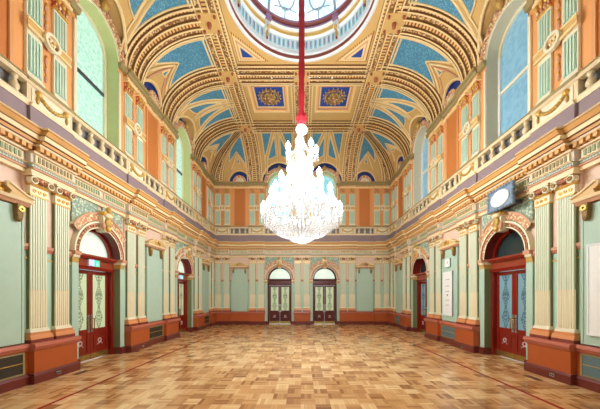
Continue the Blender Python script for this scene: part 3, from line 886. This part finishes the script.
# ---------------------------------------------------------------- upper order
def mk_uped():
    t = empty('balustrade_pedestal')
    b = MB(); b.box(-.48, .48, -.12, 0, 5.16, 5.52, 'stone'); b.box(-.40, .40, -.135, -.12, 5.22, 5.47, 'cream'); b.build('block', t)
    b = MB(); b.band(-.50, .50, 5.52, 5.56, -.14, -.17, 'stone'); b.band(-.51, .51, 5.56, 5.62, -.18, -.18, 'olive'); b.build('cap', t)
    b = MB()
    for k in range(11):
        x = -.26+.052*k; z = 5.40-.11*(1-(x/.27)**2); b.ball((x, -.15, z), .042, .045, .04, 'gold_relief', 7, 4)
    for s in (-1, 1): b.ball((s*.29, -.15, 5.43), .06, .05, .06, 'gold', 8, 5); b.ball((s*.31, -.15, 5.30), .03, .03, .08, 'gold_relief', 7, 4)
    b.build('garland', t)
    return t
def mk_balus(half, n):
    t = empty('balustrade')
    b = MB(); b.box(-half, half, -.16, -.02, 5.50, 5.58, 'stone'); b.band(-half, half, 5.58, 5.61, -.18, -.17, 'olive', -.0); b.build('rail', t)
    b = MB(); b.box(-half, half, -.16, -.02, 5.16, 5.20, 'stone'); b.build('base_rail', t)
    proto = None
    for k in range(n):
        x = -half+2*half*(k+.5)/n
        if proto is None:
            b = MB(); b.lathe((0, 0, 0), [(.06, 5.20), (.06, 5.225), (.035, 5.24), (.068, 5.28), (.072, 5.33), (.038, 5.40), (.03, 5.44), (.052, 5.46), (.055, 5.50)], 'stone', 10)
            proto = b.build('baluster', t); q = proto
        else:
            q = proto.copy(); COL.objects.link(q); q.parent = t
        q.location = (x, -.09, 0)
    return t
def mk_upil():
    t = empty('upper_pilaster')
    b = MB(); b.band(-.18, .18, 5.62, 5.68, -.10, -.10, 'olive'); b.band(-.17, .17, 5.68, 5.73, -.10, -.08, 'cream'); b.band(-.16, .16, 5.73, 5.76, -.08, -.07, 'cream'); b.build('base', t)
    b = MB()
    b.box(-.15, .15, -.055, 0, 5.76, 7.50, 'cream')
    for z0, z1 in ((5.80, 6.48), (6.84, 7.46)):
        b.box(-.125, .125, -.065, -.05, z0, z1, 'panel_green')
        for k in range(4): b.box(-.105+.06*k, -.105+.06*k+.028, -.08, -.06, z0+.02, z1-.02, 'shaft_mint')
    b.build('panelled_shaft', t)
    b = MB(); b.band(-.16, .16, 7.50, 7.53, -.09, -.09, 'gold'); b.band(-.14, .14, 7.53, 7.78, -.08, -.12, 'capital_pink'); b.band(-.18, .18, 7.78, 7.84, -.15, -.16, 'ochre_light')
    for s in (-1, 0, 1): b.ball((s*.11, -.12, 7.70), .045, .04, .07, 'gold', 7, 5); b.ball((s*.08, -.11, 7.58), .035, .03, .05, 'foliage_pink', 7, 4)
    b.build('capital', t)
    return t
def mk_belt():
    t = empty('medallion')
    b = MB(); b.band(-.46, .46, 6.56, 6.60, -.13, -.13, 'ochre_light', -.082); b.box(-.45, .45, -.11, -.082, 6.60, 6.72, 'ochre'); b.band(-.46, .46, 6.72, 6.76, -.13, -.13, 'ochre_light', -.082); b.build('belt', t)
    b = MB(); b.disc((0, 6.66), .17, -.17, -.09, 'cream', 20, .12); b.disc((0, 6.66), .12, -.125, -.09, 'ochre_dark', 16); b.build('ring', t)
    b = MB()
    for k in range(6): a = k*pi/3; b.ball((.05*cos(a), -.14, 6.66+.05*sin(a)), .03, .02, .03, 'corn_cream', 6, 4)
    b.ball((0, -.15, 6.66), .03, .03, .03, 'gold', 6, 4); b.build('flower', t)
    for zs in ((5.95, 6.12, 6.30), (7.0, 7.18, 7.36)):
        b = MB()
        for z in zs: b.ball((0, -.01, z), .04, .03, .08, 'rose', 7, 4); b.ball((0, -.02, z+.08), .025, .02, .045, 'gold', 6, 4)
        b.build('drop_ornament', t)
    return t
uped0 = mk_uped(); upil0 = mk_upil(); belt0 = mk_belt(); first = True
for wall, u in PAIRS:
    W_ = WALLN[wall]; g_ = pw(wall, u)
    o = uped0 if first else dup(uped0); place(o, wall, u)
    tag(o, 'cream pedestal with gilt garland above the cornice, %s, %s' % (W_, g_), 'pedestal', 'garlanded pedestals above the cornice')
    for s in (-1, 1):
        o = upil0 if (first and s < 0) else dup(upil0); place(o, wall, u+s*.27)
        which = ('left' if s < 0 else 'right') if wall == 'back' else ('nearer' if s < 0 else 'farther')
        tag(o, 'green upper pilaster, %s, %s of the pair %s' % (W_, which, g_), 'pilaster', 'green panelled pilasters of the upper wall')
    o = belt0 if first else dup(belt0); place(o, wall, u)
    tag(o, 'round cream medallion joining two upper pilasters, %s, %s' % (W_, g_), 'ornament', 'medallions between upper pilasters')
    first = False
bal = {}
for wall, u in DOORS+NICHES:
    isd = (wall, u) in DOORS
    half = (.88 if wall != 'back' else .81) if isd else .50
    n = 5 if isd else 3
    if wall == 'back' and isd: n = 5
    if half in bal: o = dup(bal[half])
    else: o = bal[half] = mk_balus(half, n)
    place(o, wall, u)
    wh = ('below the %s window' % dw(wall, u)) if isd else ('in the %s windowless bay' % nw(wall, u))
    tag(o, 'short cream balustrade above the cornice, %s, %s' % (WALLN[wall], wh), 'balustrade', 'balustrades above the cornice')
# orange recess panels of the upper blind bays
rp0 = None
for wall, u in NICHES:
    if rp0 is None:
        rp0 = empty('blind_panel')
        b = MB(); b.box(-.30, .30, -.012, 0, 5.66, 7.80, 'recess_orange'); b.build('panel', rp0)
        b = MB()
        for s in (-1, 1): b.box(s*.33-.03, s*.33+.03, -.05, 0, 5.64, 7.82, 'upper_orange')
        b.build('stile', rp0)
        b = MB(); arc_sweep(b, 8.16, [(.24, 0), (.24, .10), (.38, .12), (.38, .0)], ['cream', 'foliage_pink', 'rose'], n=16)
        arc_sweep(b, 8.16, [(.38, .02), (.60, .02)], ['navy'], n=16)
        for k in range(7):
            a = pi*(k+.5)/7; b.tube([(0, -.04, 8.18), (.2*cos(a), -.05, 8.18+.2*sin(a))], .02, 'ochre_light', 5, .035)
        b.build('shell_lunette', rp0); o = rp0
    else: o = dup(rp0)
    place(o, wall, u)
    tag(o, 'tall orange blind panel with shell lunette, upper %s, %s windowless bay' % (WALLN[wall], nw(wall, u)), 'wall panel', 'orange blind panels of the upper wall')

# upper windows
wn_ = 0
for wall, u in DOORS:
    wn_ += 1
    t = empty('window_%d' % wn_)
    glass = {'left': 'glass_mint', 'right': 'glass_blue', 'back': 'glass_cyan'}[wall]
    b = MB(); n = 16
    b.prism([(-.62, 5.64), (.62, 5.64)]+[(.62*cos(pi*k/n), WZ+.62*sin(pi*k/n)) for k in range(n+1)], .34, .36, glass); b.build('pane', t)
    b = MB()
    for s in (-1, 1): b.box(s*.64-.045, s*.64+.045, .28, .40, 5.62, WZ, 'dome_white' if wall != 'left' else 'cream')
    arc_sweep(b, WZ, [(.595, -.34), (.595, -.28), (.68, -.28), (.68, -.34)], ['cream']*3)
    b.box(-.62, .62, .28, .36, 5.62, 5.69, 'cream'); b.build('window_frame', t)
    b = MB(); b.box(-.60, .60, .30, .35, 7.08, 7.16, 'charcoal' if wall == 'left' else 'cream'); b.build('transom_bar', t)
    b = MB(); rv = 'reveal_green' if wall != 'right' else 'reveal_grey'
    for s in (-1, 1): b.box(s*.675-.006, s*.675+.006, -.03, .34, 5.62, WZ, rv)
    arc_sweep(b, WZ, [(.668, -.34), (.668, .03), (.70, .03)], [rv, 'cream']); b.build('reveal', t)
    b = MB()
    for s in (-1, 1): b.box(s*.73-.035, s*.73+.035, -.05, 0, 5.62, 7.84, 'cream')
    for s in (-1, 1): b.band(s*.80-.13, s*.80+.13, 7.98, 8.10, -.10, -.14, 'olive')
    b.build('architrave', t)
    b = MB(); arc_sweep(b, WZ, [(.70, 0), (.70, .07), (.88, .10), (.92, .06), (.92, 0)], ['cream', 'foliage_pink', 'rose', 'cream'])
    for k in range(13): a = pi*(k+.5)/13; b.ball((.80*cos(a), -.10, WZ+.80*sin(a)), .055, .035, .055, 'rose' if k % 2 else 'foliage_pink', 7, 4)
    b.ball((0, -.16, WZ+.84), .10, .10, .15, 'gold_relief'); b.build('rosette_arch', t)
    b = MB(); arc_sweep(b, WZ, [(.92, .015), (1.05, .015)], ['navy']); b.build('navy_band', t)
    place(t, wall, u)
    tag(t, 'tall arched upper window with frosted glass, %s window of the %s' % (dw(wall, u), WALLN[wall]), 'window', kind='structure')

# ---------------------------------------------------------------- ceiling coffers
cof = None
for (x, y), sd_ in zip(CO, ('left', 'right')):
    if cof is None:
        cof = empty('ceiling_coffer')
        b = MB(); H = .78
        b.box(-H, H, -H, H, .13, .16, 'ochre_dark'); b.box(-.60, .60, -.60, .60, .07, .13, 'coffer_blue'); b.build('blue_ground', cof)
        b = MB()
        for i, (r0, r1, z, mt) in enumerate(((.80, .74, -.06, 'ochre_light'), (.74, .67, .0, 'dentil_fine'), (.67, .63, -.02, 'rose'), (.63, .57, .04, 'ochre_light'))):
            for (ax_, sg) in ((0, 1), (0, -1), (1, 1), (1, -1)):
                if ax_ == 0: b.box(-r0, r0, min(sg*r0, sg*r1), max(sg*r0, sg*r1), z, .13, mt)
                else: b.box(min(sg*r0, sg*r1), max(sg*r0, sg*r1), -r1, r1, z, .13, mt)
        b.build('frame', cof)
        b = MB()
        for k in range(16):
            a = 2*pi*k/16
            b.ball((.36*cos(a), .36*sin(a), .04), .075, .075, .04, 'rosette_relief', 7, 4); b.ball((.46*cos(a+.2), .46*sin(a+.2), .05), .035, .035, .03, 'gold', 6, 4)
        for k in range(10): a = 2*pi*k/10; b.ball((.21*cos(a), .21*sin(a), .02), .08, .08, .05, 'rosette_relief', 7, 4)
        b.ball((0, 0, .0), .15, .15, .12, 'rosette_relief'); b.ball((0, 0, -.10), .05, .05, .06, 'rose'); b.build('rosette', cof)
        o = cof
    else: o = dup(cof)
    o.location = (x, y, ZC)
    tag(o, 'square blue ceiling coffer with gilt rosette, %s of the two beyond the dome' % sd_, 'ceiling coffer', 'blue rosette coffers')
# triangular corner panels of the dome square
tri = []
for sx in (-1, 1):
    for sy in (1, -1):
        t = empty('corner_panel', (sx*2.28, DCY+sy*2.18, ZC))
        def T(a): return [(-sx*x_, -sy*y_, -.012*k_) for x_, y_, k_ in a]
        for nm, sz, mt, k_ in (('border', 1.10, 'dentil_fine', 1), ('frame', .94, 'ochre_light', 2), ('red_band', .70, 'rose', 3), ('inner_frame', .58, 'ochre_light', 4), ('blue_centre', .36, 'coffer_blue', 5)):
            b = MB(); of = (1.10-sz)*.30
            A = [(of, of), (of+sz, of), (of, of+sz)]
            vs = [(-sx*p, -sy*q, -.012*k_) for p, q in A]+[(-sx*p, -sy*q, 0) for p, q in A]
            b.add(vs, [(0, 1, 2), (3, 5, 4), (0, 3, 4, 1), (1, 4, 5, 2), (2, 5, 3, 0)], mt,
                  uvs=[[(v[0]*1, v[1]) for v in vs[:3]], None, None, None, None])
            b.build(nm, t)
        tag(t, 'stepped triangular ceiling panel with blue centre, %s %s side of the dome' % ('far' if sy > 0 else 'near', 'right' if sx > 0 else 'left'), 'ceiling panel', 'triangular panels around the dome')
# bosses where ribs cross
bo = None
for x, y, nm in ((-2.78, 10.05, 'left of and just beyond the dome'), (2.78, 10.05, 'right of and just beyond the dome'), (-2.78, 8.05, 'left of the dome'), (2.78, 8.05, 'right of the dome'),
                 (-2.78, 13.1, 'at the top of the far cove, left'), (2.78, 13.1, 'at the top of the far cove, right'), (0, 10.05, 'just beyond the dome, centre')):
    if bo is None:
        b = MB()
        for dx in (-.22, .22):
            for dy in (-.22, .22): b.ball((dx, dy, -.15), .045, .045, .08, 'boss_red', 7, 5)
        b.ball((0, 0, -.17), .07, .07, .13, 'boss_red', 8, 5); b.box(-.3, .3, -.3, .3, -.13, -.02, 'ochre')
        o = bo = b.build('ceiling_boss')
    else: o = dup(bo)
    o.location = (x, y, ZC)
    tag(o, 'red and ochre boss at the rib crossing %s' % nm, 'ceiling boss', 'bosses at the rib crossings')

# ---------------------------------------------------------------- dome
dome = empty('glazed_dome', (0, DCY, ZC))
tag(dome, 'round glazed dome with white and blue drum above the chandelier', 'dome')
def ring(sec, mats, nm, par=dome, smooth=False, n=60):
    b = MB()
    path = [(Vector((0, 0, 0)), Vector((cos(2*pi*k/n), sin(2*pi*k/n), 0)), Vector((0, 0, 1))) for k in range(n+1)]
    for j in range(len(sec)-1):
        vs = []; fs = []; uv = []
        for i, (O, S_, N_) in enumerate(path):
            vs.append(S_*sec[j][0]*.955+N_*sec[j][1]); vs.append(S_*sec[j+1][0]*.955+N_*sec[j+1][1])
        for i in range(n): fs.append((2*i, 2*i+1, 2*i+3, 2*i+2)); uv.append([(i*.23, 0), (i*.23, 1), (i*.23+.23, 1), (i*.23+.23, 0)])
        b.add(vs, fs, mats[j], smooth, uv)
    return b.build(nm, par)
ring([(2.27, 0), (2.27, -.06), (2.20, -.08), (2.16, -.03)], ['dome_white']*3, 'outer_moulding')
ring([(2.16, -.03), (2.14, .06), (2.17, .08)], ['brown_red', 'brown_red'], 'red_ring')
ring([(2.17, .08), (2.12, .11), (2.12, .17), (2.17, .19), (2.15, .22)], ['dome_white']*4, 'white_ring')
ring([(2.15, .22), (2.13, .62)], ['dome_white'], 'drum')
ring([(2.13, .62), (2.06, .66), (2.04, .72), (2.10, .74)], ['dome_white', 'gold', 'gold'], 'gilt_ring')
ring([(2.10, .74), (2.04, .80), (1.96, .84), (1.96, .90), (2.02, .94)], ['ochre_light', 'dome_white', 'dome_mauve', 'dome_mauve'], 'cornice_ring')
ring([(2.02, .94), (1.90, .98), (1.90, 1.05), (2.0, 1.10)], ['brown_red', 'dome_mauve', 'dome_white'], 'upper_ring')
b0 = MB(); b0.box(-.045, .045, -.012, .012, .29, .55, 'dome_blue'); b0.box(-.012, .012, -.02, 0, .33, .51, 'dome_mauve')
pp = None
for k in range(80):
    if k % 8 == 0: continue
    a = 2*pi*k/80
    if pp is None: pp = b0.build('drum_panel', dome); q = pp
    else: q = pp.copy(); COL.objects.link(q); q.parent = dome
    q.location = (2.03*sin(a), 2.03*cos(a), 0); q.rotation_euler = (0, 0, -a)
pp = None
for k in range(10):
    a = 2*pi*k/10
    if pp is None:
        b = MB(); b.box(-.08, .08, -.12, .04, .50, .80, 'dome_white'); b.ball((0, -.10, .58), .07, .08, .10, 'gold'); b.ball((0, -.06, .40), .05, .05, .10, 'gold_relief'); b.ball((0, -.05, .28), .035, .035, .06, 'brown_red'); b.box(-.10, .10, -.18, .04, .80, 1.05, 'dome_mauve')
        pp = b.build('console', dome); q = pp
    else: q = pp.copy(); COL.objects.link(q); q.parent = dome
    q.location = (2.015*sin(a), 2.015*cos(a), 0); q.rotation_euler = (0, 0, -a)
prof = [(1.98*cos(radians(a)), 1.10+1.25*sin(radians(a))) for a in range(0, 91, 6)]
prof[-1] = (.02, prof[-1][1])
ring(prof, ['dome_glass']*(len(prof)-1), 'glass_shell', smooth=True)
def dpt(az, el, r=.985): return (1.89*r*cos(el)*sin(az), 1.89*r*cos(el)*cos(az), 1.10+1.25*r*sin(el))
for k in range(10):
    a = 2*pi*k/10
    b = MB(); b.tube([dpt(a, radians(e)) for e in range(0, 88, 6)], .04, 'lead', 6)
    b.build('glazing_rib', dome)
    b = MB(); a2 = a+pi/10
    b.tube([dpt(a2+.17*cos(q), radians(28)+.28*sin(q)) for q in [2*pi*i/20 for i in range(21)]], .022, 'lead', 5)
    b.tube([dpt(a2, radians(e)) for e in (0, 5, 11)], .018, 'lead', 5); b.tube([dpt(a2, radians(e)) for e in (45, 60, 80)], .018, 'lead', 5)
    b.tube([dpt(a+.1+.43*i/6, radians(11+3*sin(pi*i/6))) for i in range(7)], .014, 'lead', 5)
    b.build('tracery', dome)

# ---------------------------------------------------------------- chandelier
ch = empty('crystal_chandelier', (CHX, CHY, 3.1))
tag(ch, 'large glowing crystal chandelier hanging from the dome on a red sleeved chain', 'chandelier')
zz = 3.1
def Z(z): return z-zz
b = MB(); random.seed(3)
prof = []
z = 6.62
while z < 12.25: prof.append((.082+.006*sin(z*9)+.004*sin(z*23), Z(z))); z += .06
b.lathe((0, 0, 0), prof, 'velvet', 12); b.build('chain_sleeve', ch)
b = MB(); b.lathe((0, 0, 0), [(.05, Z(6.66)), (.13, Z(6.60)), (.10, Z(6.55)), (.16, Z(6.48)), (.11, Z(6.42)), (.13, Z(6.37)), (.05, Z(6.34))], 'velvet', 14)
for k in range(8): a = k*pi/4; b.ball((.11*cos(a), .11*sin(a), Z(6.50)), .05, .05, .07, 'velvet', 7, 5)
b.build('velvet_bow', ch)
b = MB(); b.ball((0, 0, Z(6.19)), .16, .16, .13, 'globe_glow', 16, 10); b.build('top_globe', ch)
b = MB(); b.lathe((0, 0, 0), [(.02, Z(6.05)), (.05, Z(6.0)), (.03, Z(5.9)), (.07, Z(5.8)), (.05, Z(5.6)), (.10, Z(5.45)), (.05, Z(5.3)), (.06, Z(4.6)), (.13, Z(4.5)), (.05, Z(4.3)), (.06, Z(3.5)), (.16, Z(3.35)), (.03, Z(3.15))], 'crystal', 12); b.build('glass_stem', ch)
tiers = [(7, .40, 5.56, 0), (6, .26, 5.08, .3), (8, .56, 4.80, .2), (12, .82, 4.38, .1), (18, 1.06, 3.88, 0)]
arms = {}
lamp0 = None
for n_, r_, z_, ph in tiers:
    for k in range(n_):
        a = ph+2*pi*k/n_
        key = (r_, z_)
        if key not in arms:
            b = MB(); zb = Z(z_)
            b.tube([(.03, 0, zb-.05), (r_*.35, 0, zb-.22), (r_*.7, 0, zb-.26), (r_*.93, 0, zb-.16), (r_, 0, zb-.06)], .016, 'crystal', 6)
            b.lathe((r_, 0, zb-.06), [(.015, -.01), (.065, .0), (.07, .02), (.02, .03), (.015, .06)], 'crystal', 10)
            # drops hanging from the pan
            for q in range(6):
                c, s_ = cos(q*pi/3), sin(q*pi/3)
                b.ball((r_+.06*c, .06*s_, zb-.12), .012, .012, .045, 'crystal', 5, 4); b.ball((r_+.055*c, .055*s_, zb-.21), .010, .010, .035, 'crystal', 5, 4)
            o = arms[key] = b.build('lamp_arm', ch)
        else: o = arms[key].copy(); COL.objects.link(o); o.parent = ch
        o.rotation_euler = (0, 0, a)
        if lamp0 is None:
            b = MB(); b.lathe((0, 0, 0), [(.02, 0), (.058, .03), (.07, .08), (.06, .13), (.03, .17), (.012, .21), (.004, .23)], 'lamp_glow', 10)
            o = lamp0 = b.build('candle_bulb', ch)
        else: o = lamp0.copy(); COL.objects.link(o); o.parent = ch
        o.location = (r_*cos(a), r_*sin(a), Z(z_))
# crystal strings
def strings(nm, n_, r0, z0, r1, z1, m_, sag=0, size=.020):
    b = MB()
    for k in range(n_):
        a = 2*pi*k/n_
        for j in range(m_+1):
            t = j/m_; r = r0+(r1-r0)*t; z = z0+(z1-z0)*t-sag*sin(pi*t)
            b.ball((r*cos(a), r*sin(a), Z(z)), size, size, size*1.5, 'crystal', 5, 4)
    o = b.build(nm, ch); o['kind'] = 'stuff'; return o
strings('crystal_strings', 12, .05, 5.95, .34, 5.45, 9, .10, .015)
strings('crystal_strings', 12, .08, 5.25, .48, 4.72, 10, .10, .016)
strings('crystal_strings', 14, .28, 5.2, .32, 4.65, 9, 0, .018)
strings('crystal_strings', 18, .10, 4.75, .76, 4.25, 12, .08, .018)
strings('crystal_strings', 20, .55, 4.55, .62, 4.0, 10, 0, .024)
strings('crystal_strings', 36, .12, 4.35, 1.0, 3.82, 14, .03)
strings('crystal_strings', 44, 1.0, 3.80, 1.0, 3.55, 5, 0, .026)
strings('crystal_strings', 44, 1.0, 3.66, .48, 3.28, 11, .09, .026)
strings('crystal_strings', 26, .50, 3.36, .12, 3.12, 8, .05, .026)
b = MB(); b.lathe((0, 0, 0), [(.96, Z(3.80)), (1.0, Z(3.82)), (1.0, Z(3.86)), (.96, Z(3.86))], 'steel', 36); 
b = MB()
for rr, z_ in ((1.0, 3.83), (.50, 3.32), (.62, 4.28), (.34, 4.85)):
    b.tube([(rr*cos(2*pi*i/32), rr*sin(2*pi*i/32), Z(z_)) for i in range(33)], .018, 'crystal', 6)
b.build('crystal_hoop', ch)

# ---------------------------------------------------------------- small things
def exit_sign(u, dist):
    t = empty('exit_sign')
    b = MB(); b.box(-.17, .17, -.03, .03, -.08, .08, 'white'); b.build('casing', t)
    b = MB(); b.box(-.01, .165, -.035, -.03, -.075, .075, 'sign_green'); b.build('green_face', t)
    b = MB(); b.box(-.165, -.01, -.035, -.03, -.075, .075, 'sign_violet'); b.build('glowing_face', t)
    b = MB(); b.ball((.085, -.038, .04), .012, .004, .014, 'sign_white', 8, 4); b.box(.07, .10, -.040, -.035, -.015, .028, 'sign_white')
    b.tube([(.08, -.037, -.01), (.065, -.037, -.035), (.045, -.037, -.05)], .006, 'sign_white', 5); b.tube([(.09, -.037, -.01), (.105, -.037, -.03), (.10, -.037, -.055)], .006, 'sign_white', 5); b.build('running_figure', t)
    b = MB(); b.box(-.015, .015, -.01, .02, .08, .16, 'white'); b.build('mount', t)
    place(t, 'left', u, 2.43, -.08)
    tag(t, 'small lit green exit sign with running figure over the %s door of the left wall' % dist, 'exit sign', 'exit signs')
exit_sign(6.62, 'nearer'); exit_sign(11.40, 'farther')
def board(name, z0, z1, wd, u, label):
    t = empty(name)
    b = MB(); b.box(-wd/2, wd/2, -.03, 0, 0, z1-z0, 'white'); b.build('panel', t)
    b = MB()
    for x in (-wd/2+.015, wd/2-.015): b.box(x-.015, x+.015, -.04, 0, 0, z1-z0, 'dome_white')
    for z in (.015, z1-z0-.015): b.box(-wd/2+.03, wd/2-.03, -.04, 0, z-.015, z+.015, 'dome_white')
    b.build('frame', t)
    place(t, 'right', u, z0, .118); tag(t, label, 'notice board'); return t
board('notice_board', .93, 2.5, .78, 4.25, 'white framed notice board at the right edge, cropped by the photo')
t = board('notice_board', .95, 2.45, .60, 9.12, 'tall narrow white board in the middle bay of the right wall')
b = MB()
for z in (.35, .52, .82, 1.0, 1.22): b.box(-.12, .12, -.034, -.03, z, z+.012, 'charcoal')
b.disc((0, .70), .03, -.036, -.03, 'charcoal', 10); b.build('printed_lines', t)
t = board('notice_plaque', 2.60, 2.90, .30, 9.12, 'small square white plaque above the tall narrow board')
b = MB(); b.disc((0, .16), .04, -.036, -.03, 'emblem', 10); b.build('crest', t)
# blue plaque over the nearer right door
t = empty('cartouche')
b = MB(); b.box(-.40, .40, -.05, 0, 0, .52, 'plaque_blue')
for k in range(9):
    for z in (.02, .50): b.ball((-.38+.095*k, -.05, z), .05, .04, .04, 'plaque_blue', 7, 4)
for k in range(5):
    for x in (-.39, .39): b.ball((x, -.05, .06+.10*k), .04, .04, .05, 'plaque_blue', 7, 4)
b.build('frame', t)
b = MB(); b.ball((0, -.06, .26), .31, .035, .20, 'dome_white', 16, 6); b.build('white_centre', t)
b = MB(); b.box(-.3, .3, 0, .30, .05, .12, 'charcoal'); b.build('bracket', t)
place(t, 'right', 6.42, 3.70, .30); tag(t, 'pale blue ornate square cartouche above the nearer right doorway', 'ornament')
# sockets
for wall, u, lab in (('left', 5.28, 'small steel power outlet in the maroon skirting, foreground left'), ('right', 5.15, 'small steel power outlet in the maroon skirting, foreground right'),
                     ('right', 8.05, 'small steel power outlet in the skirting past the nearer right door'), ('left', 8.1, 'small steel power outlet in the skirting past the nearer left door')):
    t = empty('power_outlet')
    b = MB(); b.box(-.05, .05, -.286, -.28, -.03, .03, 'steel'); b.build('plate', t)
    b = MB()
    for s in (-1, 1): b.box(s*.022-.012, s*.022+.012, -.289, -.286, -.014, .014, 'black')
    b.build('socket', t)
    place(t, wall, u, .09); tag(t, lab, 'power outlet', 'skirting power outlets')
for x, y, lab in ((-4.62, 5.62, 'flat steel floor plate by the foreground left pedestal'), (4.55, 5.25, 'flat steel floor plate by the foreground right pedestal')):
    t = empty('floor_plate', (x, y, 0))
    b = MB(); b.box(-.06, .06, -.17, .17, 0, .005, 'brass'); b.build('plate', t)
    b = MB()
    for k in range(6): b.box(-.045, .045, -.14+.05*k, -.12+.05*k, .005, .0065, 'charcoal')
    b.build('slot', t); tag(t, lab, 'floor plate')

b = MB(); b.tube([(-2.75, 9.75, 9.87), (-1.4, 9.75, 9.60), (0, 9.75, 9.59), (1.4, 9.75, 9.60), (2.75, 9.75, 9.87)], .007, 'steel', 5)
for x in (-1.1, 1.1): b.ball((x, 9.75, 9.58), .03, .03, .03, 'white', 7, 5)
tag(b.build('cable'), 'thin pale cable stretched below the ceiling just beyond the dome', 'cable')
